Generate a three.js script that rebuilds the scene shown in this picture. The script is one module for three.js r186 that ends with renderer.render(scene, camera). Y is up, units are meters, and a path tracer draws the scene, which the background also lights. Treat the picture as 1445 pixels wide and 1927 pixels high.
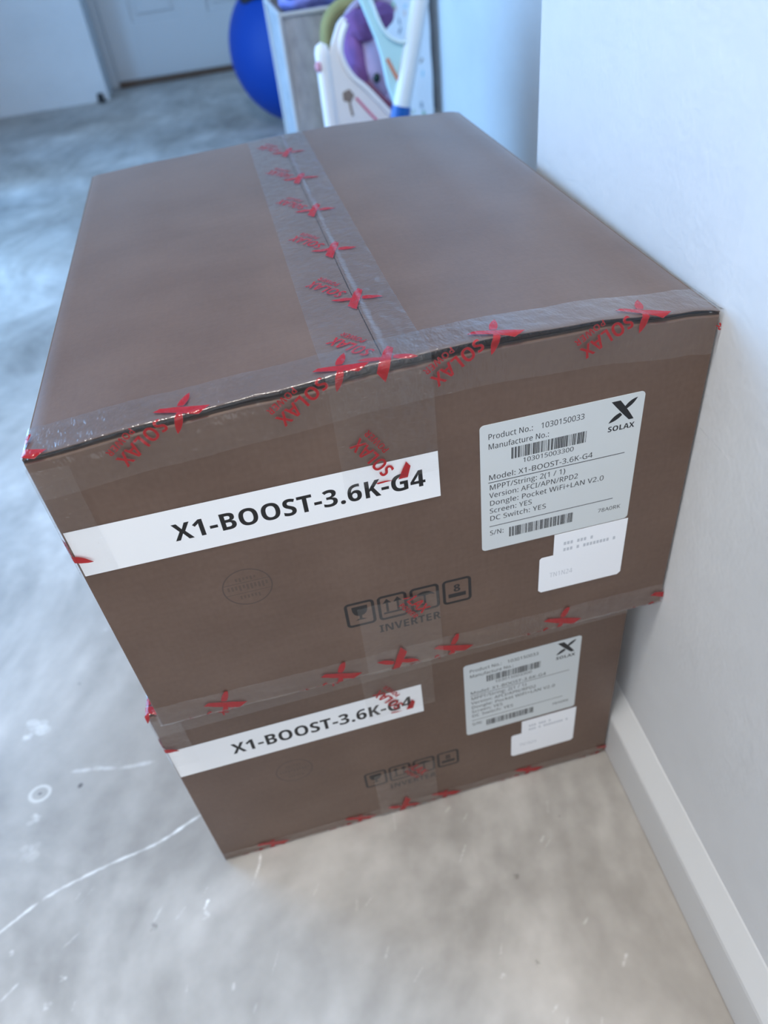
import * as THREE from 'three';
import { RoundedBoxGeometry } from 'three/addons/geometries/RoundedBoxGeometry.js';
import { ImprovedNoise } from 'three/addons/math/ImprovedNoise.js';
import { mergeGeometries } from 'three/addons/utils/BufferGeometryUtils.js';
import { RectAreaLightUniformsLib } from 'three/addons/lights/RectAreaLightUniformsLib.js';

// ---------------------------------------------------------------- camera, sky, daylight, exposure
const scene = new THREE.Scene();
const camera = new THREE.PerspectiveCamera(2 * Math.atan(963.5 / 1402.46) * 180 / Math.PI, 1445 / 1927, 0.02, 60);
camera.position.set(0.1509, 0.7765, 0.3807);
camera.rotation.set(-0.7159, -0.134, -0.1358, 'YXZ');
camera.focus = 0.49;
camera.userData.fStop = 5.6;

scene.background = new THREE.Color().setRGB(0.55, 0.75, 1.0);   // the sky outside the windows

RectAreaLightUniformsLib.init();
function windowLight(name, w, h, pos, target, rgb, intensity) {
  const l = new THREE.RectAreaLight(new THREE.Color().setRGB(...rgb), intensity, w, h);
  l.name = name; l.position.set(...pos); l.lookAt(...target); scene.add(l); return l;
}
// clear-sky daylight through the glazed garden door in the left wall
windowLight('garden_door_daylight', 1.52, 1.94, [-1.63, 1.02, -1.66], [0, 1.02, -1.66], [0.25, 0.55, 1.0], 11.5);
// neutral daylight through the window behind the photographer
windowLight('rear_window_daylight', 1.3, 1.9, [0.0, 1.1, 1.585], [0.0, 1.1, 0], [1.0, 0.94, 0.90], 1.6);

const renderer = new THREE.WebGLRenderer({ antialias: true });
renderer.toneMapping = THREE.LinearToneMapping;
renderer.toneMappingExposure = 0.74;
renderer.shadowMap.enabled = true;

// ---------------------------------------------------------------- helpers
let seed = 20240;
const rnd = () => { seed = (seed * 1664525 + 1013904223) >>> 0; return seed / 4294967296; };
const per = new ImprovedNoise();
const noise = (x, y, z = 0) => per.noise(x, y, z);
const fbm = (x, y, o, z = 0) => { let a = 0, k = 1, f = 1; for (let i = 0; i < o; i++) { a += k * noise(x * f, y * f, z + i * 7.3); k *= 0.5; f *= 2.03; } return a; };
const clamp = (v, a, b) => Math.min(b, Math.max(a, v));
const V = (x, y, z) => new THREE.Vector3(x, y, z);
const tab = (xs, ys, x) => { if (x <= xs[0]) return ys[0]; for (let i = 1; i < xs.length; i++) if (x <= xs[i]) { let t = (x - xs[i - 1]) / (xs[i] - xs[i - 1]); t = t * t * (3 - 2 * t); return ys[i - 1] + (ys[i] - ys[i - 1]) * t; } return ys[ys.length - 1]; };
const std = (rgb, rough, extra = {}) => new THREE.MeshStandardMaterial({ color: new THREE.Color().setRGB(...rgb), roughness: rough, ...extra });
const phys = (rgb, rough, extra = {}) => new THREE.MeshPhysicalMaterial({ color: new THREE.Color().setRGB(...rgb), roughness: rough, ...extra });
function canvas(w, h) { const c = document.createElement('canvas'); c.width = w; c.height = h; return [c, c.getContext('2d')]; }
function ctex(c, srgb = true, repeat = false) {
  const t = new THREE.CanvasTexture(c); if (srgb) t.colorSpace = THREE.SRGBColorSpace;
  t.wrapS = t.wrapT = repeat ? THREE.RepeatWrapping : THREE.ClampToEdgeWrapping; t.anisotropy = 8; return t;
}
function dtex(w, h, fn, srgb, repeat = true) {
  const d = new Uint8Array(w * h * 4);
  for (let j = 0; j < h; j++) for (let i = 0; i < w; i++) { const v = fn(i, j); const k = (j * w + i) * 4; d[k] = v[0]; d[k + 1] = v[1]; d[k + 2] = v[2]; d[k + 3] = 255; }
  const t = new THREE.DataTexture(d, w, h); t.magFilter = THREE.LinearFilter; t.minFilter = THREE.LinearMipmapLinearFilter; t.generateMipmaps = true;
  if (srgb) t.colorSpace = THREE.SRGBColorSpace; t.wrapS = t.wrapT = repeat ? THREE.RepeatWrapping : THREE.ClampToEdgeWrapping; t.needsUpdate = true; return t;
}
function part(name, geo, mat, parent, label) {
  const m = new THREE.Mesh(geo, mat); m.name = name; m.castShadow = m.receiveShadow = true;
  if (label) m.userData.label = label; (parent || scene).add(m); return m;
}
function thing(name, label, category, pos = [0, 0, 0], turn = 0, group) {
  const g = new THREE.Group(); g.name = name; g.position.set(...pos); g.rotation.y = turn;
  g.userData = { label, category }; if (group) g.userData.group = group; scene.add(g); return g;
}
function struct(name, geo, mat, label, parent) { const m = part(name, geo, mat, parent); if (!parent) m.userData = { kind: 'structure', label, category: name.split('_')[0] }; return m; }
const boxAt = (x0, x1, y0, y1, z0, z1) => { const g = new THREE.BoxGeometry(x1 - x0, y1 - y0, z1 - z0); g.translate((x0 + x1) / 2, (y0 + y1) / 2, (z0 + z1) / 2); return worldUV(g); };
const rbox = (x0, x1, y0, y1, z0, z1, r = 0.004) => { const g = new RoundedBoxGeometry(x1 - x0, y1 - y0, z1 - z0, 3, r); g.translate((x0 + x1) / 2, (y0 + y1) / 2, (z0 + z1) / 2); return worldUV(g); };
function worldUV(g) {   // uv in metres by the dominant axis of the normal
  const p = g.attributes.position, n = g.attributes.normal, uv = new Float32Array(p.count * 2);
  for (let i = 0; i < p.count; i++) {
    const ax = Math.abs(n.getX(i)), ay = Math.abs(n.getY(i)), az = Math.abs(n.getZ(i));
    if (ay >= ax && ay >= az) { uv[2 * i] = p.getX(i); uv[2 * i + 1] = -p.getZ(i); }
    else if (ax >= az) { uv[2 * i] = p.getZ(i); uv[2 * i + 1] = p.getY(i); }
    else { uv[2 * i] = p.getX(i); uv[2 * i + 1] = p.getY(i); }
  }
  g.setAttribute('uv', new THREE.BufferAttribute(uv, 2)); return g;
}
function sheet(fn, nu, nv, uvfn) {   // grid surface fn(a, b) with a, b in 0..1
  const pos = [], uv = [], idx = [];
  for (let j = 0; j <= nv; j++) for (let i = 0; i <= nu; i++) { const a = i / nu, b = j / nv, q = fn(a, b); pos.push(q.x, q.y, q.z); const t = uvfn ? uvfn(a, b) : [a, b]; uv.push(t[0], t[1]); }
  for (let j = 0; j < nv; j++) for (let i = 0; i < nu; i++) { const k = j * (nu + 1) + i; idx.push(k, k + 1, k + nu + 2, k, k + nu + 2, k + nu + 1); }
  const g = new THREE.BufferGeometry(); g.setAttribute('position', new THREE.Float32BufferAttribute(pos, 3)); g.setAttribute('uv', new THREE.Float32BufferAttribute(uv, 2)); g.setIndex(idx); g.computeVertexNormals(); return g;
}
function slabOf(pts, depth, bevel = 0.0015) {   // extruded outline in the xy plane, front face at z = 0
  const s = new THREE.Shape(pts.map(q => new THREE.Vector2(q[0], q[1])));
  const g = new THREE.ExtrudeGeometry(s, { depth: depth - 2 * bevel, bevelEnabled: bevel > 0, bevelThickness: bevel, bevelSize: bevel, bevelOffset: -bevel, bevelSegments: 2, steps: 1 });
  g.translate(0, 0, -depth + bevel); return g;
}
const spline = (pts, n) => new THREE.CatmullRomCurve3(pts.map(q => V(q[0], q[1], 0))).getPoints(n).map(q => [q.x, q.y]);
const rod = (a, b, r, seg = 18) => { const d = new THREE.Vector3().subVectors(b, a), g = new THREE.CylinderGeometry(r, r, d.length(), seg); g.applyQuaternion(new THREE.Quaternion().setFromUnitVectors(V(0, 1, 0), d.clone().normalize())); const m = a.clone().add(b).multiplyScalar(0.5); g.translate(m.x, m.y, m.z); return g; };
const blob = (x, y, z, rx, ry, rz, tilt = 0, amp = 0.04, f = 3) => {
  const g = new THREE.SphereGeometry(1, 40, 28), p = g.attributes.position;
  for (let i = 0; i < p.count; i++) { const q = V(p.getX(i), p.getY(i), p.getZ(i)), k = 1 + amp * noise(q.x * f + x * 9, q.y * f + y * 9, q.z * f + z * 9); p.setXYZ(i, q.x * k * rx, q.y * k * ry, q.z * k * rz); }
  g.rotateZ(tilt); g.translate(x, y, z); g.computeVertexNormals(); return g;
};

// ---------------------------------------------------------------- room surfaces
const wallBump = dtex(512, 512, (i, j) => { const v = 128 + 50 * fbm(i / 20, j / 20, 3) + 30 * noise(i / 5, j / 5, 9); return [v, v, v]; }, false);
wallBump.repeat.set(2.2, 2.2);
const wallMap = dtex(512, 512, (i, j) => { const v = 6 * fbm(i / 90, j / 90, 4, 3) + 2 * noise(i / 9, j / 9, 2); return [clamp(238 + v, 0, 255), clamp(239 + v, 0, 255), clamp(240 + v, 0, 255)]; }, true);
wallMap.repeat.set(0.7, 0.7);
const paint = std([0.84, 0.84, 0.84], 0.75, { map: wallMap, bumpMap: wallBump, bumpScale: 0.0006 });
const trimPaint = std([0.68, 0.68, 0.675], 0.45, { bumpMap: wallBump, bumpScale: 0.0002 });
const doorPaint = std([0.62, 0.63, 0.64], 0.42, { bumpMap: wallBump, bumpScale: 0.0002 });

// power-floated concrete: mottling, trowel smears, paint scratches and splashes (all matter on the slab)
function concrete(x, z) {
  const wx = x + 0.10 * noise(x * 3, z * 3, 4), wz = z + 0.10 * noise(x * 3, z * 3, 8);
  const big = fbm(wx * 2.1, wz * 2.1, 4, 1.7), mid = fbm(wx * 9, wz * 6, 3, 5.1), smear = fbm(wx * 26 + wz * 8, wz * 7, 2, 9.9), fine = noise(x * 160, z * 160, 2) * 0.5 + noise(x * 60, z * 60, 3);
  const grain = fbm(wx * 38, wz * 30, 3, 14); let v = 32 * big + 18 * mid + 11 * smear + 9 * grain + 4 * fine;
  const bleach = clamp((fbm(wx * 3.2 + 11, wz * 2.4 + 3, 4, 21) - 0.12) * 2.2, 0, 1);
  v += 17 * bleach;
  const warm = 4 * noise(x * 2.4, z * 2.4, 31);
  return [clamp(171 + v + warm, 0, 255), clamp(166 + v, 0, 255), clamp(160 + v - warm, 0, 255)];
}
const FX0 = -1.75, FX1 = 1.04, NZ0 = -1.3, NZ1 = 1.0, FZ0 = -4.6, FZ1 = 1.7;
function floorTexture(x0, x1, z0, z1, w, h, marks) {
  const [c, g] = canvas(w, h), im = g.createImageData(w, h);
  for (let j = 0; j < h; j++) for (let i = 0; i < w; i++) { const v = concrete(x0 + (x1 - x0) * (i + 0.5) / w, z0 + (z1 - z0) * (j + 0.5) / h), k = (j * w + i) * 4; im.data[k] = v[0]; im.data[k + 1] = v[1]; im.data[k + 2] = v[2]; im.data[k + 3] = 255; }
  g.putImageData(im, 0, 0);
  if (marks) {
    const X = x => (x - x0) / (x1 - x0) * w, Z = z => (z - z0) / (z1 - z0) * h, U = w / (x1 - x0);
    const dab = (x, z, r, a0, col = '238,238,236') => { const a = a0 * 0.55; for (let k = 0; k < 9; k++) { g.fillStyle = `rgba(${col},${a * (0.3 + 0.5 * rnd())})`; g.beginPath(); g.ellipse(X(x + (rnd() - 0.5) * r * 1.3), Z(z + (rnd() - 0.5) * r * 1.3), U * r * (0.25 + 0.45 * rnd()), U * r * (0.2 + 0.35 * rnd()), rnd() * 3, 0, 7); g.fill(); } };
    const scratch = (pts, wid, a, col = '240,240,238') => {
      const q = new THREE.CatmullRomCurve3(pts.map(s => V(s[0], 0, s[1]))).getPoints(Math.max(6, Math.round(pts.length > 4 ? 160 : 14)));
      for (let k = 0; k < q.length - 1; k++) { const t = 0.55 + 0.9 * noise(k * (pts.length > 4 ? 0.13 : 0.5), pts[0][0] * 40, 3); if (t < 0.22) continue; g.strokeStyle = `rgba(${col},${clamp(a * t, 0, 1)})`; g.lineWidth = U * wid * (0.5 + t * 0.7); g.lineCap = 'round'; g.beginPath(); g.moveTo(X(q[k].x + 0.0015 * noise(k * 0.4, 1, 1)), Z(q[k].z + 0.0015 * noise(k * 0.4, 5, 1))); g.lineTo(X(q[k + 1].x), Z(q[k + 1].z)); g.stroke(); }
    };
    scratch([[-0.30, 0.022], [-0.246, -0.004], [-0.203, -0.027], [-0.141, -0.044], [-0.084, -0.055], [-0.04, -0.073], [0.02, -0.09]], 0.004, 0.6);
    scratch([[-0.160, -0.168], [-0.13, -0.160], [-0.092, -0.157]], 0.006, 0.28);
    scratch([[-0.19, -0.172], [-0.165, -0.168]], 0.006, 0.2);
    scratch([[-0.235, 0.062], [-0.216, 0.047]], 0.003, 0.35);
    g.strokeStyle = 'rgba(236,236,234,0.55)'; g.lineWidth = U * 0.0046; g.beginPath(); g.ellipse(X(-0.224), Z(-0.153), U * 0.0115, U * 0.0115, 0, 0, 7); g.stroke();
    g.fillStyle = 'rgba(95,92,90,0.6)'; g.beginPath(); g.ellipse(X(-0.224), Z(-0.153), U * 0.0022, U * 0.0022, 0, 0, 7); g.fill();
    dab(-0.236, -0.250, 0.018, 0.85); dab(-0.250, -0.238, 0.008, 0.7); dab(-0.228, -0.122, 0.008, 0.6); dab(-0.226, -0.082, 0.013, 0.4);
    g.fillStyle = 'rgba(80,76,72,0.7)'; g.beginPath(); g.ellipse(X(-0.177), Z(-0.15), U * 0.0028, U * 0.0036, 0.4, 0, 7); g.fill();
    for (let k = 0; k < 70; k++) { const x = -0.7 + rnd() * 1.05, z = -0.9 + rnd() * 1.2; rnd() < 0.62 ? dab(x, z, 0.002 + rnd() * 0.004, 0.5) : dab(x, z, 0.0015 + rnd() * 0.003, 0.45, '88,82,78'); }
    for (let k = 0; k < 40; k++) { const x = -0.3 + rnd() * 0.65, z = -0.02 + rnd() * 0.26, a = -1.5 + rnd() * 0.9, l = 0.005 + rnd() * 0.016; scratch([[x, z], [x + l * 0.5 * Math.cos(a), z + l * 0.5 * Math.sin(a)], [x + l * Math.cos(a), z + l * Math.sin(a)]], 0.0012 + rnd() * 0.0016, 0.07 + rnd() * 0.13); }
    scratch([[-0.038, 0.028], [-0.034, 0.021]], 0.003, 0.9);
    scratch([[0.012, 0.018], [0.022, -0.004], [0.024, -0.02]], 0.002, 0.6);
  }
  return ctex(c, true, false);
}
function floorSlab(name, x0, x1, z0, z1, tex, label) {
  const g = new THREE.BoxGeometry(x1 - x0, 0.1, z1 - z0); g.translate((x0 + x1) / 2, -0.05, (z0 + z1) / 2);
  const p = g.attributes.position, uv = g.attributes.uv; for (let i = 0; i < p.count; i++) uv.setXY(i, (p.getX(i) - x0) / (x1 - x0), 1 - (p.getZ(i) - z0) / (z1 - z0));
  return struct(name, g, std([1, 1, 1], 0.5, { map: tex, bumpMap: floorBump, bumpScale: 0.0012 }), label);
}
const floorBump = dtex(512, 512, (i, j) => { const v = 128 + 60 * fbm(i / 40, j / 40, 4, 8); return [v, v, v]; }, false);
floorSlab('floor', FX0, FX1, NZ0, NZ1, floorTexture(FX0, FX1, NZ0, NZ1, 2048, 2048, true), 'grey concrete floor with white paint scratches around the boxes');
floorSlab('floor_001', FX0, FX1, FZ0, NZ0, floorTexture(FX0, FX1, FZ0, NZ0, 1024, 1400, false), 'mottled grey concrete floor running back to the white door');
floorSlab('floor_002', FX0, FX1, NZ1, FZ1, floorTexture(FX0, FX1, NZ1, FZ1, 512, 400, false), 'grey concrete floor behind the photographer');
struct('ceiling', boxAt(FX0, FX1, 2.4, 2.5, FZ0, FZ1), paint, 'white plastered ceiling');

// right wall: a chimney breast that ends beside the boxes, then an alcove
const breast = struct('wall_right', rbox(0, 0.55, 0, 2.4, -0.345, 1.59, 0.006), paint, 'white painted wall on the right, against which the boxes stand');
breast.position.set(0.4318, 0, 0); breast.rotation.y = -0.032;
const skirt = struct('baseboard_right', (() => { const s = new THREE.Shape(); s.moveTo(0, 0); s.lineTo(-0.015, 0); s.lineTo(-0.015, 0.058); s.lineTo(-0.0143, 0.062); s.lineTo(-0.0012, 0.088); s.lineTo(0, 0.0895); s.lineTo(0, 0); const g = new THREE.ExtrudeGeometry(s, { depth: 1.95, bevelEnabled: false }); g.translate(0, 0, -0.345); return g; })(), trimPaint, 'low white baseboard along the right wall');
skirt.position.set(0.4318, 0.0015, 0); skirt.rotation.y = -0.032;
struct('wall_alcove', boxAt(0.93, 1.03, 0, 2.4, -4.45, -0.05), paint, 'bright white alcove wall behind the stored toys');
struct('baseboard_alcove', rbox(0.918, 0.93, 0, 0.076, -4.35, -0.37, 0.003), trimPaint, 'white baseboard at the foot of the alcove wall');

// back: a wall stub on the left, a panelled door set back beside it
struct('wall_back', boxAt(-1.25, -0.355, 0, 2.4, -4.45, -4.06), paint, 'white wall stub left of the far door');
struct('wall_back_001', boxAt(0.66, 1.03, 0, 2.4, -4.57, -4.45), paint, 'white wall right of the far door');
struct('wall_back_002', boxAt(-0.355, 0.66, 2.02, 2.4, -4.55, -4.40), paint, 'white wall above the far door');
struct('trim_1', mergeGeometries([rbox(-0.355, -0.312, 0, 2.02, -4.41, -4.33, 0.004), rbox(0.622, 0.662, 0, 2.02, -4.41, -4.33, 0.004), rbox(-0.312, 0.622, 1.98, 2.02, -4.41, -4.33, 0.004)]), std([0.55, 0.56, 0.57], 0.5), 'grey-white frame around the far door');
const door = new THREE.Group(); door.name = 'door_1'; door.position.set(-0.312, 0.012, -4.36); door.userData = { kind: 'structure', label: 'white panelled door at the far end of the room', category: 'door' }; scene.add(door);
{
  const DW = 0.934, rails = [0.0, 0.275, 0.95, 1.10, 1.60, 1.70, 1.968], cols = [0, 0.15, 0.395, 0.54, 0.785, DW];
  part('backing', rbox(0, DW, 0, 1.968, -0.036, -0.014, 0.002), doorPaint, door);
  part('stile', rbox(cols[0], cols[1], 0, 1.968, -0.016, 0, 0.004), doorPaint, door);
  part('stile', rbox(cols[2], cols[3], 0, 1.968, -0.016, 0, 0.004), doorPaint, door);
  part('stile', rbox(cols[4], cols[5], 0, 1.968, -0.016, 0, 0.004), doorPaint, door);
  for (const [a, b] of [[0, 0.262], [0.92, 1.08], [1.84, 1.968]]) for (const [c, d] of [[cols[1], cols[2]], [cols[3], cols[4]]]) part('rail', rbox(c - 0.002, d + 0.002, a, b, -0.0158, -0.0002, 0.004), doorPaint, door);
  for (const [a, b] of [[0.262, 0.92], [1.08, 1.84]]) for (const [c, d] of [[cols[1], cols[2]], [cols[3], cols[4]]]) part('panel', rbox(c + 0.03, d - 0.03, a + 0.03, b - 0.03, -0.016, -0.004, 0.005), doorPaint, door);
  const h = part('handle', rod(V(0.86, 1.0, 0.045), V(0.75, 1.0, 0.045), 0.009), std([0.6, 0.6, 0.6], 0.3, { metalness: 1 }), door);
  part('rose', rod(V(0.86, 1.0, 0), V(0.86, 1.0, 0.05), 0.018), h.material, door);
}
struct('trim_2', rbox(-0.31, 0.62, 0.0005, 0.022, -4.40, -4.30, 0.004), std([0.10, 0.055, 0.032], 0.6), 'dark brown wooden threshold under the far door');
{ const t = thing('door_stop', 'small black rubber door stop on the floor by the wall corner', 'door stop', [-0.392, 0, -4.035]); part('body', new THREE.LatheGeometry([[0, 0], [0.021, 0], [0.021, 0.006], [0.016, 0.012], [0.015, 0.034], [0.011, 0.04], [0, 0.04]].map(q => new THREE.Vector2(...q)), 24), std([0.012, 0.013, 0.016], 0.6), t); part('screw', new THREE.CylinderGeometry(0.004, 0.004, 0.003, 12).translate(0, 0.0405, 0), std([0.3, 0.3, 0.3], 0.3, { metalness: 1 }), t); }

// left wall with the glazed garden door (outside the frame; it lights the floor)
struct('wall_left', mergeGeometries([boxAt(-1.72, -1.25, 0, 2.4, -0.85, 1.7), boxAt(-1.72, -1.25, 0, 2.4, -4.6, -2.47), boxAt(-1.72, -1.25, 2.05, 2.4, -2.47, -0.85)]), paint, 'white left wall around the garden door');
const glass = phys([1, 1, 1], 0.02, { transmission: 1, thickness: 0, ior: 1.5 });
function glazed(name, label, pos, turn, w, h, cols) {
  const o = new THREE.Group(); o.name = name; o.position.set(...pos); o.rotation.y = turn; o.userData = { kind: 'structure', label, category: 'window' }; scene.add(o);
  part('frame', mergeGeometries([rbox(-w / 2, w / 2, 0, 0.05, -0.03, 0.03), rbox(-w / 2, w / 2, h - 0.05, h, -0.03, 0.03), rbox(-w / 2, -w / 2 + 0.05, 0.05, h - 0.05, -0.03, 0.03), rbox(w / 2 - 0.05, w / 2, 0.05, h - 0.05, -0.03, 0.03)]), trimPaint, o);
  for (let k = 0; k < cols; k++) part('pane', boxAt(-w / 2 + 0.05 + k * (w - 0.1) / cols, -w / 2 + 0.05 + (k + 1) * (w - 0.1) / cols, 0.05, h - 0.05, -0.002, 0.002), glass, o);
  for (let k = 1; k < cols; k++) part('mullion', rbox(-w / 2 + 0.05 + k * (w - 0.1) / cols - 0.03, -w / 2 + 0.05 + k * (w - 0.1) / cols + 0.03, 0.05, h - 0.05, -0.025, 0.025), trimPaint, o);
  return o;
}
glazed('window_1', 'glazed garden door in the left wall', [-1.67, 0, -1.66], Math.PI / 2, 1.62, 2.05, 2);
struct('wall_rear', mergeGeometries([boxAt(-1.37, -0.7, 0, 2.4, 1.6, 1.72), boxAt(0.7, 1.0, 0, 2.4, 1.6, 1.72), boxAt(-0.7, 0.7, 0, 0.1, 1.6, 1.72), boxAt(-0.7, 0.7, 2.1, 2.4, 1.6, 1.72)]), paint, 'white wall behind the photographer');
glazed('window_2', 'window in the wall behind the photographer', [0, 0.1, 1.66], 0, 1.4, 2.0, 2);

// flush ceiling lamp over the photographer
{
  const t = thing('ceiling_lamp', 'round white flush lamp on the ceiling near the photographer', 'lamp', [-0.05, 2.4, 0.28]);
  part('base', new THREE.CylinderGeometry(0.19, 0.19, 0.03, 48).translate(0, -0.015, 0), trimPaint, t);
  part('diffuser', new THREE.LatheGeometry([[0, -0.075], [0.10, -0.07], [0.155, -0.055], [0.175, -0.03], [0.175, -0.028]].map(q => new THREE.Vector2(...q)), 48), std([0.8, 0.8, 0.78], 0.5, { emissive: new THREE.Color().setRGB(1, 0.93, 0.85), emissiveIntensity: 2, side: THREE.DoubleSide }), t);
  const l = new THREE.RectAreaLight(new THREE.Color().setRGB(1, 0.97, 0.91), 122, 0.3, 0.3); l.name = 'ceiling_lamp_light'; l.position.set(0, -0.08, 0); l.rotation.x = -Math.PI / 2; t.add(l);
}

// ---------------------------------------------------------------- the two parcels
const W = 0.43, D = 0.5575, H = 0.2709;
const KRAFT = [98, 77, 65];
const kraftAt = (x, y) => { const v = 6 * fbm(x * 14, y * 14, 3, 2) + 2 * noise(x * 420, y * 60, 5) + 3 * noise(x * 260, y * 260, 7) + 2 * noise(x * 3, y * 230, 11); return [KRAFT[0] + v, KRAFT[1] + v, KRAFT[2] + v]; };
const kraftTex = dtex(1024, 1024, (i, j) => kraftAt(i / 1024 * 0.5, j / 1024 * 0.5), true); kraftTex.repeat.set(2, 2);
const kraftBump = dtex(512, 512, (i, j) => { const v = 128 + 40 * noise(i / 3, j / 3, 1) + 40 * noise(i / 18, j / 18, 4); return [v, v, v]; }, false); kraftBump.repeat.set(4, 4);
const kraft = phys([1, 1, 1], 0.42, { sheen: 1.0, sheenRoughness: 0.5, sheenColor: new THREE.Color(1, 1, 1), map: kraftTex, bumpMap: kraftBump, bumpScale: 0.00012, side: THREE.DoubleSide });
const fluting = std([0.13, 0.09, 0.07], 0.9, { side: THREE.DoubleSide });

// printed mark: a stroke from upper left to lower right crossed by two leaves
function mark(g, s) {   // box of side s about the origin, y down
  g.beginPath(); g.moveTo(-0.5 * s, -0.5 * s); g.lineTo(-0.14 * s, -0.5 * s); g.quadraticCurveTo(0.2 * s, -0.05 * s, 0.5 * s, 0.47 * s); g.lineTo(0.3 * s, 0.47 * s); g.quadraticCurveTo(-0.1 * s, 0.02 * s, -0.5 * s, -0.5 * s); g.fill();
  g.beginPath(); g.moveTo(0.06 * s, -0.16 * s); g.quadraticCurveTo(0.25 * s, -0.46 * s, 0.56 * s, -0.5 * s); g.quadraticCurveTo(0.42 * s, -0.2 * s, 0.14 * s, -0.06 * s); g.closePath(); g.fill();
  g.beginPath(); g.moveTo(-0.54 * s, 0.47 * s); g.quadraticCurveTo(-0.38 * s, 0.16 * s, -0.1 * s, 0.06 * s); g.lineTo(0.0 * s, 0.18 * s); g.quadraticCurveTo(-0.2 * s, 0.42 * s, -0.54 * s, 0.47 * s); g.fill();
}
function fitText(g, txt, x, y, w, size, weight = 'bold') { g.font = `${weight} ${size}px sans-serif`; const m = g.measureText(txt).width; g.save(); g.translate(x, y); g.scale(w / m, 1); g.fillText(txt, 0, 0); g.restore(); }
function roundRect(g, x, y, w, h, r) { g.beginPath(); g.moveTo(x + r, y); g.arcTo(x + w, y, x + w, y + h, r); g.arcTo(x + w, y + h, x, y + h, r); g.arcTo(x, y + h, x, y, r); g.arcTo(x, y, x + w, y, r); g.closePath(); }

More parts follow.
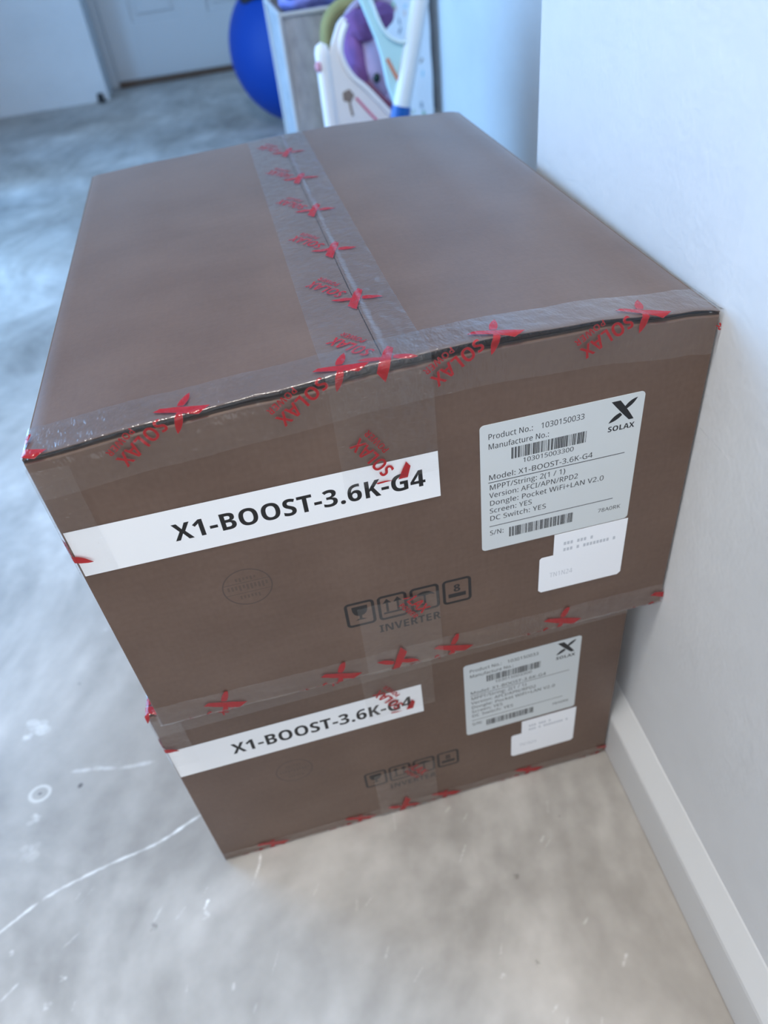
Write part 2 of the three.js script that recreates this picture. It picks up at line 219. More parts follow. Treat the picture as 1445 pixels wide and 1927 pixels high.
// front panel: kraft with handling marks, INVERTER and a faint round maker's stamp
const FH = 0.29, frontTex = (() => {
  const w = 2048, h = Math.round(2048 * FH / W), [c, g] = canvas(w, h), im = g.createImageData(w, h), M = w / (W * 1000), X = u => u * M, Y = y => h - y * M;
  for (let j = 0; j < h; j++) for (let i = 0; i < w; i++) { const v = kraftAt(i / w * W, j / h * FH), k = (j * w + i) * 4; im.data[k] = v[0]; im.data[k + 1] = v[1]; im.data[k + 2] = v[2]; im.data[k + 3] = 255; }
  g.putImageData(im, 0, 0);
  const ink = 'rgba(18,17,20,0.93)'; g.strokeStyle = g.fillStyle = ink; g.lineJoin = 'round';
  const S = 23.2, ox = [162, 187.5, 213, 238.8], oy = 89;
  ox.forEach((u, k) => {
    g.lineWidth = 2.3 * M; roundRect(g, X(u + 1.2), Y(oy - 1.2), (S - 2.4) * M, (S + 1.4) * M, 2.6 * M); g.stroke();
    const cx = X(u + S / 2), cy = Y(oy - S / 2 - 0.8), q = M;
    if (k === 0) { g.beginPath(); g.moveTo(cx - 6 * q, cy - 7.5 * q); g.lineTo(cx + 6 * q, cy - 7.5 * q); g.bezierCurveTo(cx + 6.5 * q, cy + 1 * q, cx + 3 * q, cy + 2.5 * q, cx + 1 * q, cy + 3 * q); g.lineTo(cx + 1 * q, cy + 6 * q); g.lineTo(cx + 4.5 * q, cy + 7.8 * q); g.lineTo(cx - 4.5 * q, cy + 7.8 * q); g.lineTo(cx - 1 * q, cy + 6 * q); g.lineTo(cx - 1 * q, cy + 3 * q); g.bezierCurveTo(cx - 3 * q, cy + 2.5 * q, cx - 6.5 * q, cy + 1 * q, cx - 6 * q, cy - 7.5 * q); g.fill(); }
    if (k === 1) { for (const s of [-4.2, 4.2]) { g.fillRect(cx + (s - 0.9) * q, cy - 5 * q, 1.8 * q, 11 * q); g.beginPath(); g.moveTo(cx + s * q, cy - 8.5 * q); g.lineTo(cx + (s - 3.4) * q, cy - 3.6 * q); g.lineTo(cx + (s + 3.4) * q, cy - 3.6 * q); g.fill(); } g.fillRect(cx - 7.5 * q, cy + 6.4 * q, 15 * q, 1.8 * q); }
    if (k === 2) { g.beginPath(); g.moveTo(cx - 8 * q, cy - 1.4 * q); g.bezierCurveTo(cx - 5 * q, cy - 8.6 * q, cx + 5 * q, cy - 8.6 * q, cx + 8 * q, cy - 1.4 * q); g.quadraticCurveTo(cx + 4 * q, cy - 3.6 * q, cx, cy - 1.6 * q); g.quadraticCurveTo(cx - 4 * q, cy - 3.6 * q, cx - 8 * q, cy - 1.4 * q); g.fill(); g.lineWidth = 1.6 * q; g.beginPath(); g.moveTo(cx, cy - 3 * q); g.lineTo(cx, cy + 5.6 * q); g.quadraticCurveTo(cx - 0.3 * q, cy + 8.4 * q, cx - 3.2 * q, cy + 7 * q); g.stroke(); }
    if (k === 3) { g.fillRect(cx - 7 * q, cy + 3.6 * q, 14 * q, 4.2 * q); g.font = `bold ${11 * q}px sans-serif`; g.textAlign = 'center'; g.fillText('8', cx, cy + 1.8 * q); g.textAlign = 'left'; }
  });
  fitText(g, 'INVERTER', X(186), Y(48.5), 50 * M, 11.5 * M);
  // stamp: ring, globe lines and smudged lettering
  g.strokeStyle = g.fillStyle = 'rgba(62,52,48,0.62)'; g.lineWidth = 1.0 * M; const cx = X(99), cy = Y(131), R = 17.2 * M;
  g.beginPath(); g.ellipse(cx, cy, R, R, 0, 0, 7); g.stroke();
  g.lineWidth = 0.7 * M; g.strokeStyle = g.fillStyle = 'rgba(62,52,48,0.42)';
  g.beginPath(); g.moveTo(cx - 16.4 * M, cy - 5 * M); g.lineTo(cx + 16.4 * M, cy - 5 * M); g.moveTo(cx - 16.4 * M, cy + 5 * M); g.lineTo(cx + 16.4 * M, cy + 5 * M); g.stroke();
  for (let k = 0; k < 11; k++) g.fillRect(cx + (-14 + k * 2.7) * M, cy - 3 * M, 1.5 * M, (3 + rnd() * 3) * M);
  for (let k = 0; k < 6; k++) { g.fillRect(cx + (-7 + k * 2.6) * M, cy - 10 * M, 1.3 * M, (2 + rnd() * 2) * M); g.fillRect(cx + (-7 + k * 2.6) * M, cy + 7.5 * M, 1.3 * M, (2 + rnd() * 2) * M); }
  return ctex(c);
})();
const frontMat = phys([1, 1, 1], 0.42, { sheen: 1.0, sheenRoughness: 0.5, sheenColor: new THREE.Color(1, 1, 1), map: frontTex, bumpMap: kraftBump, bumpScale: 0.00012 });

// white strip label
const stripTex = (() => {
  const w = 1536, h = Math.round(1536 * 39 / 243), [c, g] = canvas(w, h), M = w / 243;
  g.fillStyle = '#f1f2f3'; g.fillRect(0, 0, w, h); g.fillStyle = '#0c0c0e'; fitText(g, 'X1-BOOST-3.6K-G4', 64.5 * M, h - 12.2 * M, 169 * M, 20 * M);
  return ctex(c);
})();
// specification label
const SW = 115, SH = 113, specTex = (() => {
  const w = 1380, h = Math.round(1380 * SH / SW), [c, g] = canvas(w, h), M = w / SW;
  g.fillStyle = '#cdd2d3'; g.fillRect(0, 0, w, h); g.fillStyle = '#15161a';
  const t = (s, x, y, wd, size = 6.2) => fitText(g, s, x * M, y * M, wd * M, size * M, 'normal');
  t('Product No.:', 5.5, 12.2, 31.5); t('1030150033', 42, 12.2, 31); t('Manufacture No.:', 5.5, 20.2, 43);
  const bars = (x, y, wd, hh, n) => { let p = 0; for (let k = 0; k < n; k++) { const b = 0.35 + Math.floor(rnd() * 3) * 0.38, s = 0.35 + Math.floor(rnd() * 3) * 0.36; const f = wd / n; g.fillRect((x + k * f) * M, y * M, Math.min(b, f * 0.75) * M, hh * M); p += b + s; } };
  bars(22, 22.5, 54, 9.5, 46); t('103015003300', 30, 37.2, 37, 5.4);
  t('Model: X1-BOOST-3.6K-G4', 5.5, 46.5, 76);
  g.fillRect(5.5 * M, 48.4 * M, 100 * M, 0.6 * M);
  t('MPPT/String: 2(1 / 1)', 6, 55.4, 56); t('Version: AFCI/APN/RPD2', 6, 62.6, 66); t('Dongle: Pocket WiFi+LAN V2.0', 6, 69.8, 86); t('Screen: YES', 6, 77, 32); t('DC Switch: YES', 6, 84.2, 43);
  g.fillRect(6 * M, 89.4 * M, 95 * M, 0.6 * M);
  t('S/N:', 6, 98.4, 11); bars(21, 94.5, 50, 9.5, 44); t('78A0RK', 90, 101, 18, 5);
  g.save(); g.translate(100 * M, 12.4 * M); mark(g, 17.5 * M); g.restore(); fitText(g, 'SOLAX', 90.5 * M, 27.8 * M, 19.5 * M, 6 * M);
  return ctex(c);
})();
// small white label (its square code is left out)
const smallTex = (() => {
  const w = 840, h = Math.round(840 * 60 / 70), [c, g] = canvas(w, h), M = w / 70;
  g.fillStyle = '#eff1f5'; g.fillRect(0, 0, w, h); g.fillStyle = 'rgba(150,155,165,0.55)';
  for (let r = 0; r < 2; r++) for (let k = 0; k < 16 - r * 7; k++) if (rnd() < 0.8) g.fillRect((19 + k * 2.7) * M, (16 - r * 6.5) * M, 1.9 * M, 3.2 * M);
  fitText(g, 'TN1N24', 9 * M, 45 * M, 19 * M, 7 * M, 'normal');
  return ctex(c);
})();
const stripMat = phys([1, 1, 1], 0.42, { map: stripTex }), specMat = phys([1, 1, 1], 0.45, { map: specTex }), smallMat = phys([1, 1, 1], 0.4, { map: smallTex });

// clear packing tape with red print; one repeat is PER long, tape TW wide
const PER = 0.0955, TW = 0.064;
function tapeCanvas(bg, fg, pow) {
  const w = 1024, h = Math.round(1024 * TW / PER), [c, g] = canvas(w, h), M = w / (PER * 1000); g.fillStyle = bg; g.fillRect(0, 0, w, h); g.fillStyle = fg;
  for (const off of [-PER * 1000, 0, PER * 1000]) {
    g.save(); g.translate((22 + off) * M, h / 2 + 7 * M); g.rotate(-0.56); mark(g, 25 * M); g.restore();
    g.save(); g.translate((35 + off) * M, h / 2 + 2.5 * M); g.rotate(-0.56); fitText(g, 'SOLAX', 0, 0, 37 * M, 13 * M); g.fillStyle = pow; fitText(g, 'POWER', 15 * M, 7.2 * M, 22 * M, 6.4 * M); g.restore(); g.fillStyle = fg;
  }
  return c;
}
const tapeMap = ctex(tapeCanvas('#ffffff', '#bd2329', '#bd2329'), true, true);
const tapeThrough = ctex(tapeCanvas('#ffffff', '#6c6c6c', '#848484'), false, true);
const tapeBump = dtex(512, 512, (i, j) => { const v = 128 + 60 * fbm(i / 34, j / 90, 3, 3) + 26 * noise(i / 7, j / 30, 6); return [v, v, v]; }, false);
const tape = phys([1, 1, 1], 0.17, { map: tapeMap, transmission: 1, transmissionMap: tapeThrough, thickness: 0, ior: 1.5, bumpMap: tapeBump, bumpScale: 0.0011, side: THREE.DoubleSide });
// fn(s, c): s along the tape, c across it, positive to the right of travel
const tapeStrip = (fn, s0, s1, c0, c1, ns, nc, phase) => sheet((a, b) => fn(s0 + (s1 - s0) * a, c0 + (c1 - c0) * b), ns, nc, (a, b) => [(s0 + (s1 - s0) * a - phase) / PER + 0.022 / PER, 0.5 - (c0 + (c1 - c0) * b) / TW]);

function makeParcel(name, label, pos, turn, o) {
  const t = thing(name, label, 'box', pos, turn, 'stacked brown parcels');
  const K = o.bulge, T = 0.0052;
  const prof = u => K * tab([0, 0.079, 0.143, 0.215, 0.272, 0.339, 0.409, 0.43], [0, 0.0058, 0.009, 0.0135, 0.0148, 0.012, 0.005, 0.002], u);
  const thick = u => 0.0036 + (K ? 0.0036 : 0.0006) * tab([0, 0.1, 0.2, 0.26, 0.34, 0.43], [0, 0.25, 0.9, 1, 0.4, 0], u);
  const topY = (u, w) => H - (K ? 0 : 0.0024) + prof(u) * (0.58 + 0.42 * (1 - clamp(w / 0.16, 0, 1)) ** 2);
  // front panel with a top edge that follows the lid
  const out = [[0, 0], [W, 0]]; for (let k = 0; k <= 40; k++) { const u = W * (1 - k / 40); out.push([u, topY(u, 0) - thick(u) - 0.0004]); }
  const fg = slabOf(out, T, 0.0011), fp = fg.attributes.position, fu = fg.attributes.uv;
  for (let i = 0; i < fp.count; i++) fu.setXY(i, fp.getX(i) / W, fp.getY(i) / FH);
  part('front_panel', fg, frontMat, t);
  const bo = out.map(q => [q[0], q[1]]); for (let k = 2; k < bo.length; k++) bo[k][1] = topY(bo[k][0], D) - thick(bo[k][0]) - 0.0004;
  const bg = slabOf(bo, T, 0.0011); bg.translate(0, 0, -D + T); part('back_panel', bg, kraft, t);
  part('side_panel', rbox(0, T, 0, H - 0.0056, -D + T, -T, 0.0012), kraft, t);
  part('side_panel', rbox(W - T, W, 0, H + prof(W) * 0.55 - 0.0056, -D + T, -T, 0.0012), kraft, t);
  part('bottom_flap', rbox(T, W / 2 - 0.001, 0.0004, T, -D + T, -T, 0.001), kraft, t);
  part('bottom_flap', rbox(W / 2 + 0.001, W - T, 0.0004, T, -D + T, -T, 0.001), kraft, t);
  // two top flaps of corrugated board: outer liner, fluting, inner liner; cut edges show along the front
  const zf = -0.0006;
  for (const [u0, u1] of [[0.0002, 0.2147], [0.2153, W - 0.0002]]) {
    const at = (a, b, dy) => { const u = u0 + (u1 - u0) * a, w = -zf + (D - 0.0008 + zf) * b; let y = topY(u, w) - dy; const e = Math.min(u, W - u); if (dy < 0.001) y -= 0.0016 * Math.exp(-e / 0.0012); return V(u, y, -w); };
    const liner = (dy) => mergeGeometries([sheet((a, b) => at(a, b, dy), 40, 44, (a, b) => [u0 + (u1 - u0) * a, D * b]), sheet((a, b) => { const q = at(a, 1 - b, dy); q.y -= 0.0005; return q; }, 40, 44, (a, b) => [u0 + (u1 - u0) * a, D * b]), sheet((a, b) => { const q = at(a, 0, dy); q.y -= 0.0005 * b; return q; }, 40, 1, (a, b) => [u0 + (u1 - u0) * a, b * 0.001])]);
    const f = part('top_flap', liner(0), kraft, t);
    const n = Math.round((u1 - u0) / 0.0068);
    const g2 = sheet((a, b) => { const q = at(a, b, 0.0010), th = thick(q.x) - 0.0016; q.y -= th * (0.5 - 0.5 * Math.cos(a * n * 2 * Math.PI)); q.z -= 0.0045 * (1 - b); return q; }, n * 8, 44, (a, b) => [a, b]);
    part('fluting', g2, fluting, f);
    const g3 = sheet((a, b) => { const u = u0 + (u1 - u0) * a, q = at(a, b, thick(u) - 0.0001); q.z -= 0.0045 * (1 - b); return q; }, 40, 20, (a, b) => [u0 + (u1 - u0) * a, D * b]);
    part('inner_liner', g3, kraft, f);
    // the fold down the long side
    const xs = u0 < 0.1 ? 0.0002 : W - 0.0002; part('fold', sheet((a, b) => V(xs, topY(xs, D * a) - 0.0016 - b * 0.004, -0.001 - (D - 0.002) * a), 30, 2, (a, b) => [a * D, b * 0.004]), kraft, f);
  }
  // labels
  const Z = 0.00035;
  const strip = sheet((a, b) => { const u = o.strip[0] + (o.strip[1] - o.strip[0]) * a, y = o.strip[2] + (o.strip[3] - o.strip[2]) * b; return u >= 0 ? V(u, y, Z) : V(-Z, y, u); }, 60, 6, (a, b) => { const u = o.strip[0] + (o.strip[1] - o.strip[0]) * a; return [clamp((u + 0.2426 - o.strip[1]) / 0.2426, 0, 1), b]; });
  part('strip_label', strip, stripMat, t, 'white paper strip label printed in bold black letters');
  const rr = (x0, x1, y0, y1, r, z) => { const s = new THREE.Shape(), w = x1 - x0, h = y1 - y0; s.moveTo(r, 0); s.lineTo(w - r, 0); s.absarc(w - r, r, r, -Math.PI / 2, 0); s.lineTo(w, h - r); s.absarc(w - r, h - r, r, 0, Math.PI / 2); s.lineTo(r, h); s.absarc(r, h - r, r, Math.PI / 2, Math.PI); s.lineTo(0, r); s.absarc(r, r, r, Math.PI, Math.PI * 1.5); const g = new THREE.ExtrudeGeometry(s, { depth: 0.0003, bevelEnabled: false, curveSegments: 6 }); const p = g.attributes.position, uv = g.attributes.uv; for (let i = 0; i < p.count; i++) uv.setXY(i, p.getX(i) / w, p.getY(i) / h); g.translate(x0, y0, z); return g; };
  part('specification_label', rr(o.spec[0], o.spec[0] + SW / 1000, o.spec[1], o.spec[1] + SH / 1000, 0.0032, 0.0001), specMat, t, 'grey-white printed label with barcodes');
  part('small_label', (() => { const g = slabOf([[0.0025, 0], [0.0675, 0], [0.07, 0.0025], [0.07, 0.0605], [0.011, 0.0605], [0.011, 0.039], [0.0015, 0.039], [0, 0.037], [0, 0.0025]], 0.0003, 0), p = g.attributes.position, uv = g.attributes.uv; for (let i = 0; i < p.count; i++) uv.setXY(i, p.getX(i) / 0.07, p.getY(i) / 0.0605); g.translate(o.small[0], o.small[1], 0.0008); return g; })(), smallMat, t, 'small white stepped label under the printed label');
  // tapes
  const wr = (s, c, k = 1) => k * (0.00035 * noise(s * 60, c * 130, o.seed) + 0.0002 * noise(s * 190, c * 240, o.seed + 4));
  const crest = u => topY(u, 0);
  { // along the seam of the lid, folded down over the front
    const uc = 0.2105, cr = crest(uc), down = 0.0875, end = D + 0.06;
    const fn = (s, c) => {
      const u = uc + c, y0 = topY(u, 0), dip = 0.0011 * Math.exp(-(((u - 0.2165) / 0.0022) ** 2)) - 0.0003 * Math.exp(-(((u - 0.2215) / 0.003) ** 2));
      if (s < 0) { const r = clamp(-s / 0.004, 0, 1); return V(u, y0 + 0.0008 + s, 0.0004 + 0.0012 * r + wr(s, c)); }
      if (s < D) { const k = clamp(s / 0.02, 0, 1); return V(u, topY(u, s) + 0.0009 + (dip + wr(s, c, 1.4)) * k, -s + 0.0004); }
      return V(u, topY(u, D) + 0.0009 - (s - D), -D - 0.0009);
    };
    part('seam_tape', tapeStrip(fn, -down, end, -TW / 2, TW / 2, 260, 40, 0.004), tape, t, 'clear packing tape with red print along the lid seam');
  }
  { // along the front edge of the lid
    const fn = (s, c) => {
      const u = clamp(-s, -0.03, W + 0.03), uu = clamp(u, 0, W), y0 = topY(uu, 0);
      const side = u < 0 ? -u : u > W ? u - W : 0, sx = u < 0 ? -0.0012 : u > W ? W + 0.0012 : u;
      let q;
      if (c > 0) q = side ? V(sx, topY(uu, 0) - 0.0015, -c) : V(u, topY(uu, c) + 0.0013 + wr(s, c, 1.3) * clamp(c / 0.004, 0, 1), -c + 0.0008);
      else { const sag = K ? 0.0006 * Math.sin(clamp(-c / 0.012, 0, 1) * Math.PI) : 0; q = V(sx, y0 + 0.0008 + c, 0.0013 - sag + wr(s * 1.4, c, 1.6) + 0.0004 * clamp(-c / 0.006, 0, 1)); }
      return q;
    };
    part('edge_tape', tapeStrip(fn, -W - 0.001, 0.001, -0.031, 0.031, 220, 26, -0.0935 - (o.shift || 0)), tape, t, 'clear packing tape with red print folded over the front edge of the lid');
  }
  { // along the bottom edge
    const fn = (s, c) => { const u = -s, y = 0.0028 + c; return y > 0.0006 ? V(u, y, 0.0011 + wr(s, c, 2.2)) : V(u, 0.0003, 0.0011 + y - 0.0006); };
    part('bottom_edge_tape', tapeStrip(fn, -W - 0.001, 0.001, -0.03, o.lowTape || 0.022, 200, 22, -0.149), tape, t, 'clear packing tape with red print along the bottom edge');
    const f2 = (s, c) => { const y = -s, u = 0.2035 - c; return y > 0.0006 ? V(u, y, 0.0019 + wr(s, c, 1.5)) : V(u, 0.0002, 0.0019 + y - 0.0006); };
    part('bottom_seam_tape', tapeStrip(f2, -0.083, 0.05, -TW / 2, TW / 2, 60, 24, -0.010), tape, t, 'clear packing tape with red print rising from the bottom seam');
  }
  { // around the upright left corner
    const fn = (s, c) => { const u = -0.0125 + c; return u > 0 ? V(u, s, 0.0021 + wr(s, c, 1.5)) : V(-0.0011, s, 0.0019 + u); };
    part('corner_tape', tapeStrip(fn, o.corner[0], o.corner[1], -0.02, 0.036, 50, 24, o.corner[2]), tape, t, 'clear packing tape with red print around the upright corner');
  }
  return t;
}
makeParcel('cardboard_box', 'upper brown cardboard parcel with clear red-printed tape, stacked on another parcel', [0, H + 0.0004, 0], 0,
  { bulge: 1, strip: [-0.03, 0.2426, 0.1743, 0.2128], spec: [0.2712, 0.1115], small: [0.317, 0.0505], corner: [0.176, 0.262, 0.192], seed: 3 });
makeParcel('cardboard_box_001', 'lower brown cardboard parcel on the concrete floor, under the other parcel', [-0.0141, 0.0002, -0.0156], 0.0181,
  { bulge: 0, strip: [-0.045, 0.231, 0.1705, 0.2125], spec: [0.2716, 0.1085], small: [0.319, 0.0455], corner: [0.19, 0.262, 0.218], shift: 0.004, lowTape: 0.012, seed: 11 });

// ---------------------------------------------------------------- stored toys in the alcove
{ // exercise ball with a black cloth over it
  const R = 0.262, t = thing('exercise_ball', 'large blue exercise ball on the floor behind the toys', 'ball', [0.517, 0, -3.0]);
  const prof = []; for (let k = 0; k <= 96; k++) { const a = -Math.PI / 2 + Math.PI * k / 96; const rib = 0.0003 * Math.sin(k * 1.9); prof.push(new THREE.Vector2(Math.max(0, (R + rib) * Math.cos(a)), R + (R + rib) * Math.sin(a))); }
  part('shell', new THREE.LatheGeometry(prof, 72), phys([0.001, 0.04, 0.27], 0.55, { specularIntensity: 0.5 }), t);
  part('valve_plug', new THREE.CylinderGeometry(0.011, 0.013, 0.006, 20).rotateX(Math.PI / 2).translate(0, R, -R - 0.001), std([0.8, 0.8, 0.8], 0.5), t);
  const cl = thing('black_cloth', 'black cloth draped over the top of the blue ball', 'cloth', [0.517, 0, -3.0]);
  part('fabric', sheet((a, b) => { const ph = a * 2 * Math.PI, th = b * (0.74 + 0.10 * Math.sin(ph * 3) + 0.05 * Math.sin(ph * 7 + 1) + 0.16 * Math.cos(ph - 1.1)), r = R + 0.005 + 0.004 * b * Math.sin(ph * 9); return V(r * Math.sin(th) * Math.cos(ph), R + r * Math.cos(th), r * Math.sin(th) * Math.sin(ph)); }, 96, 24), std([0.008, 0.01, 0.02], 0.9, { side: THREE.DoubleSide }), cl);
}
const weave = dtex(256, 256, (i, j) => { const v = 128 + 60 * Math.sin(i * 0.8) * Math.sin(j * 0.8) + 40 * noise(i / 5, j / 5, 2); return [v, v, v]; }, false); weave.repeat.set(8, 8);
{ // grey felt storage bag
  const t = thing('storage_bag', 'tall grey felt storage bag beside the blue ball', 'bag', [0.394, 0, -1.60]);
  const felt = dtex(512, 512, (i, j) => { const v = 16 * fbm(i / 60, j / 60, 4, 4) + 10 * noise(i / 3, j / 3, 1); return [162 + v, 165 + v, 170 + v]; }, true); felt.repeat.set(3, 3);
  const fm = std([1, 1, 1], 0.95, { map: felt, bumpMap: weave, bumpScale: 0.001, side: THREE.DoubleSide });
  const wob = (x, y, z) => 0.006 * noise(x * 9, y * 7, z * 9);
  const wall = (fn) => sheet((a, b) => { const q = fn(a, b); const k = wob(q.x, q.y, q.z + 5); q.x += k * 0.7; q.z += k; return q; }, 24, 40, (a, b) => [a * 0.3, b * 0.56]);
  const bw = 0.071, bd = 0.148, bh = 0.555;
  part('bag_side', wall((a, b) => V(-bw + 2 * bw * a, bh * b, bd)), fm, t); part('bag_side', wall((a, b) => V(-bw, bh * b, -bd + 2 * bd * a)), fm, t);
  part('bag_side', wall((a, b) => V(bw, bh * b, bd - 2 * bd * a)), fm, t); part('bag_side', wall((a, b) => V(bw - 2 * bw * a, bh * b, -bd)), fm, t);
  const pale = std([0.42, 0.43, 0.44], 0.9);
  part('bag_base', rbox(-bw, bw, 0.0005, 0.008, -bd, bd, 0.003), fm, t);
  for (const [sx, sz] of [[-1, 1], [1, 1], [-1, -1], [1, -1]]) part('piping', rod(V(sx * bw, 0.002, sz * bd), V(sx * bw, bh, sz * bd), 0.0055, 12), pale, t);
  part('rim', mergeGeometries([rod(V(-bw, bh, bd), V(bw, bh, bd), 0.005, 10), rod(V(-bw, bh, -bd), V(bw, bh, -bd), 0.005, 10), rod(V(-bw, bh, -bd), V(-bw, bh, bd), 0.005, 10), rod(V(bw, bh, -bd), V(bw, bh, bd), 0.005, 10)]), pale, t);
}
{ const t = thing('lilac_cushion', 'small lilac blue cushion in the top of the grey bag', 'cushion', [0.398, 0.532, -1.575]); part('cover', blob(0, 0.045, 0, 0.064, 0.055, 0.10, 0.1, 0.12, 2.4), std([0.24, 0.25, 0.62], 0.9), t); part('button', blob(-0.045, 0.055, 0.086, 0.012, 0.012, 0.006, 0, 0), std([0.03, 0.04, 0.12], 0.6), t); }
{ // yellow-green arch
  const c = new THREE.CatmullRomCurve3([V(-0.046, 0, 0), V(-0.046, 0.30, 0), V(-0.045, 0.50, 0), V(-0.036, 0.536, 0), V(-0.012, 0.556, 0), V(0.018, 0.555, 0), V(0.04, 0.535, 0), V(0.047, 0.50, 0), V(0.048, 0.30, 0), V(0.048, 0, 0)]);
  const t = thing('toy_arch', 'soft yellow-green arch standing behind the lilac plush toy', 'toy', [0.4545, 0, -1.425]);
  part('padding', new THREE.TubeGeometry(c, 90, 0.0150, 16), std([0.36, 0.36, 0.16], 0.9, { bumpMap: weave, bumpScale: 0.0006 }), t);
  part('stitching', new THREE.TubeGeometry(new THREE.CatmullRomCurve3(c.points.map(q => V(q.x, q.y, 0.0150))), 90, 0.0012, 6), std([0.25, 0.25, 0.10], 0.9), t);
}
const wht = phys([0.80, 0.79, 0.80], 0.4), pink = phys([0.62, 0.13, 0.24], 0.45), dkpink = std([0.20, 0.06, 0.11], 0.8);
{ // white doll's crib with curved sides
  const t = thing('toy_crib', "white doll's crib with pink trim and curved side panels, just behind the parcels", 'toy crib', [0.37, 0, -1.25]);
  const curve = spline([[0.058, 0.557], [0.046, 0.535], [0.041, 0.512], [0.046, 0.49], [0.06, 0.466], [0.083, 0.444], [0.128, 0.39], [0.165, 0.345], [0.205, 0.318], [0.25, 0.312]], 44);
  const outline = [[0.014, 0.06], [0.014, 0.505], [0.026, 0.53], [0.038, 0.553], [0.050, 0.563], ...curve, [0.25, 0.06]];
  for (const z of [0, -0.133]) {
    const s = part('side_panel', (() => { const g = slabOf(z ? outline.map(q => [q[0], Math.min(q[1], 0.33)]).filter((q, i, a) => !i || q[1] < 0.33 || a[i - 1][1] < 0.33 || a[(i + 1) % a.length][1] < 0.33) : outline, 0.012, 0.003); g.translate(0, 0, z); return g; })(), wht, t);
    const edge = new THREE.CatmullRomCurve3([V(0.057, 0.427, z + 0.0005), V(0.075, 0.404, z + 0.0005), V(0.098, 0.376, z + 0.0005), V(0.14, 0.325, z + 0.0005), V(0.185, 0.29, z + 0.0005), V(0.24, 0.28, z + 0.0005)]);
    part('pink_trim', new THREE.TubeGeometry(edge, 50, 0.0024, 10), pink, s);
    if (z === 0) { const lip = new THREE.CatmullRomCurve3(curve.map(q => V(q[0] - 0.003, q[1] - 0.004, z + 0.001))); part('lip', new THREE.TubeGeometry(lip, 60, 0.0055, 12), wht, s); }
    if (z === 0) { const br = std([0.24, 0.19, 0.165], 0.8); part('flower', mergeGeometries([0, 1, 2, 3, 4].map(k => blob(0.042 + 0.006 * Math.cos(k * 1.257), 0.432 + 0.006 * Math.sin(k * 1.257), 0.0006, 0.0058, 0.0058, 0.0012, 0, 0))), br, s); part('stem', rod(V(0.042, 0.43, 0.0006), V(0.047, 0.396, 0.0006), 0.0022, 8), br, s); }
  }
  for (const [z, ph] of [[-0.006, 0.51], [-0.139, 0.30]]) { const p = part('post', new THREE.LatheGeometry([[0, 0], [0.013, 0], [0.014, 0.01], [0.0145, ph - 0.01], [0.0145, ph], [0.011, ph + 0.012], [0.0, ph + 0.018]].map(q => new THREE.Vector2(...q)), 28).translate(0.003, 0.0005, z), wht, t); part('knob', blob(-0.009, ph - 0.02, z + 0.010, 0.0065, 0.0095, 0.0065, 0, 0), std([0.60, 0.30, 0.40], 0.5), p); }
  for (const z of [-0.006, -0.139]) part('foot', rbox(0.235, 0.262, 0.0005, 0.30, z - 0.010, z + 0.010, 0.004), wht, t);
  part('base_board', rbox(0.014, 0.25, 0.07, 0.085, -0.133, -0.012, 0.003), wht, t);
  part('end_panel', rbox(-0.004, 0.006, 0.07, 0.29, -0.127, -0.02, 0.003), wht, t);
  part('lining', (() => { const g = slabOf([[0.02, 0.09], [0.06, 0.45], [0.092, 0.446], [0.115, 0.42], [0.14, 0.395], [0.155, 0.392], [0.2, 0.335], [0.236, 0.327], [0.236, 0.09]], 0.012, 0.003); g.translate(0, 0, -0.014); return g; })(), dkpink, t);
}
{ // lilac plush toy sitting in the crib
  const t = thing('plush_toy', 'lilac plush toy with purple hood and dark eye sitting in the white crib', 'plush toy', [0.49, 0.086, -1.328]);
  const fur = dtex(256, 256, (i, j) => { const v = 128 + 70 * noise(i / 2.5, j / 2.5, 1) + 40 * noise(i / 11, j / 11, 2); return [v, v, v]; }, false); fur.repeat.set(4, 4);
  const lil = std([0.58, 0.47, 0.68], 0.95, { bumpMap: fur, bumpScale: 0.0015 }), pur = std([0.24, 0.105, 0.30], 0.95, { bumpMap: fur, bumpScale: 0.0015 });
  part('body', blob(0.01, 0.15, -0.015, 0.065, 0.145, 0.052, 0, 0.05), lil, t);
  const hd = part('head', (() => { const g = blob(0.006, 0.372, 0.0, 0.043, 0.066, 0.042, 0.42, 0.05), m = blob(0.030, 0.322, 0.018, 0.026, 0.022, 0.024, 0.2, 0.04); return mergeGeometries([g, m]); })(), lil, t);
  part('eye', blob(-0.0095, 0.361, 0.0385, 0.0072, 0.0092, 0.0055, -0.3, 0), phys([0.006, 0.03, 0.028], 0.12), hd);
  part('eye', blob(0.044, 0.367, 0.022, 0.0072, 0.0092, 0.0055, -0.3, 0), phys([0.006, 0.03, 0.028], 0.12), hd);
  const hood = part('hood', mergeGeometries([blob(-0.036, 0.385, -0.012, 0.024, 0.070, 0.045, 0.14, 0.08), blob(-0.022, 0.445, -0.012, 0.036, 0.030, 0.05, -0.35, 0.1), blob(0.012, 0.455, -0.02, 0.036, 0.026, 0.046, 0.2, 0.1)]), pur, t, 'purple plush hood');
  part('hood_rim', new THREE.TubeGeometry(new THREE.CatmullRomCurve3([V(-0.062, 0.39, -0.02), V(-0.060, 0.425, -0.02), V(-0.047, 0.46, -0.02), V(-0.02, 0.482, -0.02), V(0.015, 0.488, -0.02), V(0.045, 0.475, -0.02)]), 40, 0.008, 12), std([0.36, 0.33, 0.48], 0.95), hood);
  part('ear', blob(-0.040, 0.352, 0.022, 0.014, 0.040, 0.012, 0.22, 0.1), pur, hood);
  part('bib', blob(0.028, 0.300, 0.025, 0.024, 0.016, 0.014, 0.1, 0.12), std([0.74, 0.74, 0.80], 0.9), t);
}
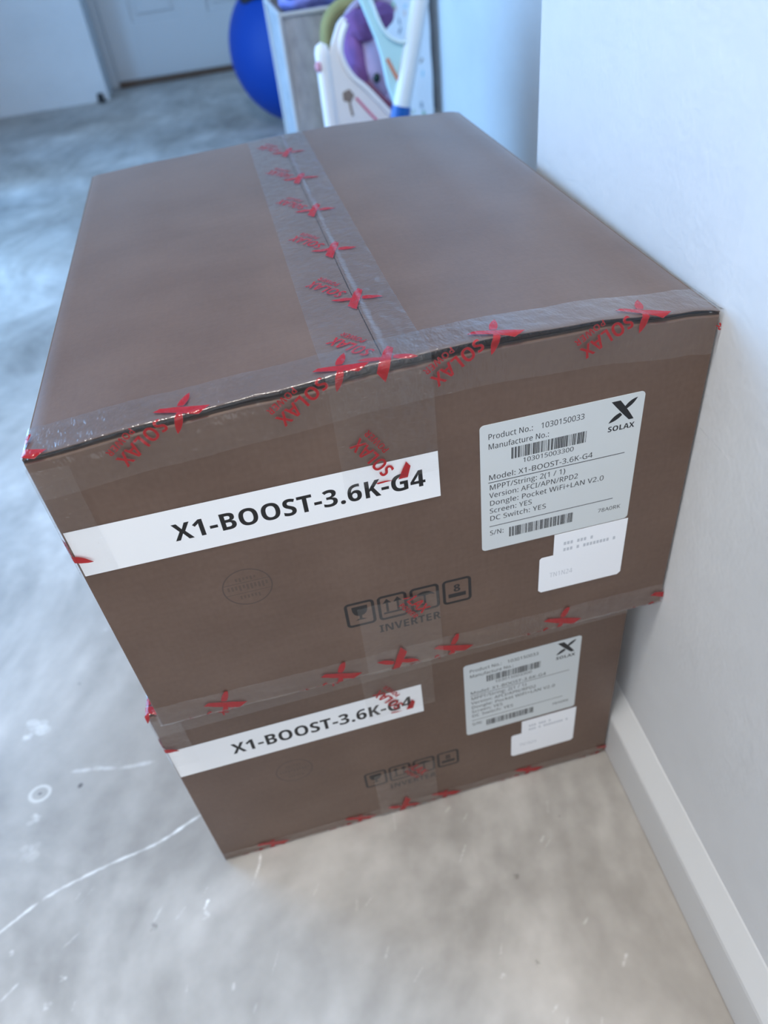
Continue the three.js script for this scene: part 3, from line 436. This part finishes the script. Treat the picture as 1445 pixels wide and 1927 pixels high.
{ // pale bag with printed motifs behind the stand
  const [c, g] = canvas(768, 1024); g.fillStyle = '#e3eaf0'; g.fillRect(0, 0, 768, 1024); seed = 991;
  for (let k = 0; k < 60; k++) { const x = rnd() * 768, y = rnd() * 1024; g.fillStyle = ['rgba(120,170,130,0.75)', 'rgba(190,120,110,0.75)', 'rgba(205,170,150,0.8)', 'rgba(110,130,150,0.75)', 'rgba(150,205,225,0.8)', 'rgba(120,110,100,0.75)'][k % 6]; g.beginPath(); g.ellipse(x, y, 10 + rnd() * 26, 7 + rnd() * 14, rnd() * 3, 0, 7); g.fill(); if (k % 3 === 0) { g.strokeStyle = 'rgba(110,130,150,0.6)'; g.lineWidth = 5; g.beginPath(); g.moveTo(x, y); g.quadraticCurveTo(x + 30, y + 20, x + 20 + rnd() * 30, y + 60); g.stroke(); } }
  const m = std([1, 1, 1], 0.85, { map: ctex(c), bumpMap: weave, bumpScale: 0.0005, side: THREE.DoubleSide });
  const t = thing('printed_bag', 'tall pale blue printed fabric bag against the alcove wall', 'bag', [0.797, 0, -2.50]);
  const bw = 0.097, bd = 0.09, bh = 0.60, wob = q => { const k = 0.004 * noise(q.x * 12, q.y * 8, q.z * 12 + 3); q.x += k; q.z += k; return q; };
  part('bag_side', sheet((a, b) => wob(V(-bw + 2 * bw * a, bh * b, bd)), 20, 60), m, t); part('bag_side', sheet((a, b) => wob(V(-bw, bh * b, -bd + 2 * bd * a)), 20, 60), m, t);
  part('bag_side', sheet((a, b) => wob(V(bw, bh * b, bd - 2 * bd * a)), 20, 60), m, t); part('bag_side', sheet((a, b) => wob(V(bw - 2 * bw * a, bh * b, -bd)), 20, 60), m, t);
  part('bag_base', rbox(-bw, bw, 0.0005, 0.006, -bd, bd, 0.002), m, t);
  part('handle', new THREE.TubeGeometry(new THREE.CatmullRomCurve3([V(-0.03, 0.56, bd + 0.004), V(-0.03, 0.63, bd + 0.01), V(0, 0.67, bd + 0.012), V(0.03, 0.63, bd + 0.01), V(0.03, 0.56, bd + 0.004)]), 30, 0.006, 10), std([0.55, 0.6, 0.66], 0.9), t);
}
{ // pale aqua plastic stand
  const t = thing('toy_stand', 'pale aqua plastic toy stand with a round leg and blue foot', 'toy stand', [0.50, 0, -1.18]);
  const aq = phys([0.50, 0.80, 0.86], 0.35), blue = phys([0.005, 0.10, 0.40], 0.35), lt = phys([0.70, 0.76, 0.80], 0.4);
  part('frame', slabOf([[-0.082, 0.66], [-0.058, 0.66], [-0.040, 0.592], [-0.022, 0.545], [-0.010, 0.529], [0.012, 0.519], [0.034, 0.521], [0.050, 0.532], [0.046, 0.515], [0.026, 0.468], [0.006, 0.432], [-0.012, 0.42], [-0.022, 0.452], [-0.028, 0.50], [-0.036, 0.53], [-0.052, 0.575]], 0.014, 0.004), aq, t);
  part('tray_rim', new THREE.TubeGeometry(new THREE.CatmullRomCurve3([V(-0.060, 0.66, 0.003), V(-0.040, 0.595, 0.003), V(-0.022, 0.546, 0.003), V(-0.008, 0.529, 0.003), V(0.012, 0.520, 0.003), V(0.034, 0.523, 0.003), V(0.052, 0.535, 0.003)]), 50, 0.0035, 10), phys([0.66, 0.82, 0.85], 0.35), t);
  part('orange_stripe', rod(V(-0.018, 0.497, 0.001), V(-0.001, 0.460, 0.001), 0.0032, 10), std([0.62, 0.22, 0.13], 0.6), t);
  const legs = [[V(0.085, 0.68, -0.015), V(-0.001, 0.408, 0.005), V(-0.12, 0.0, 0.035)]];
  legs.forEach((q, k) => {
    const l = part('leg', rod(q[0], q[1], 0.0165, 28), lt, t);
    const d = q[2].clone().sub(q[1]).normalize(), a = q[1].clone().addScaledVector(d, -0.008);
    part('blue_foot', rod(a, q[2].clone().addScaledVector(d, -0.016), 0.0185, 28), blue, l);
  });
  part('top_bar', rbox(-0.085, 0.10, 0.655, 0.685, -0.045, -0.008, 0.006), aq, t);
}
scene.traverse(o => { if (o.isMesh) { o.castShadow = true; o.receiveShadow = true; } });
renderer.render(scene, camera);
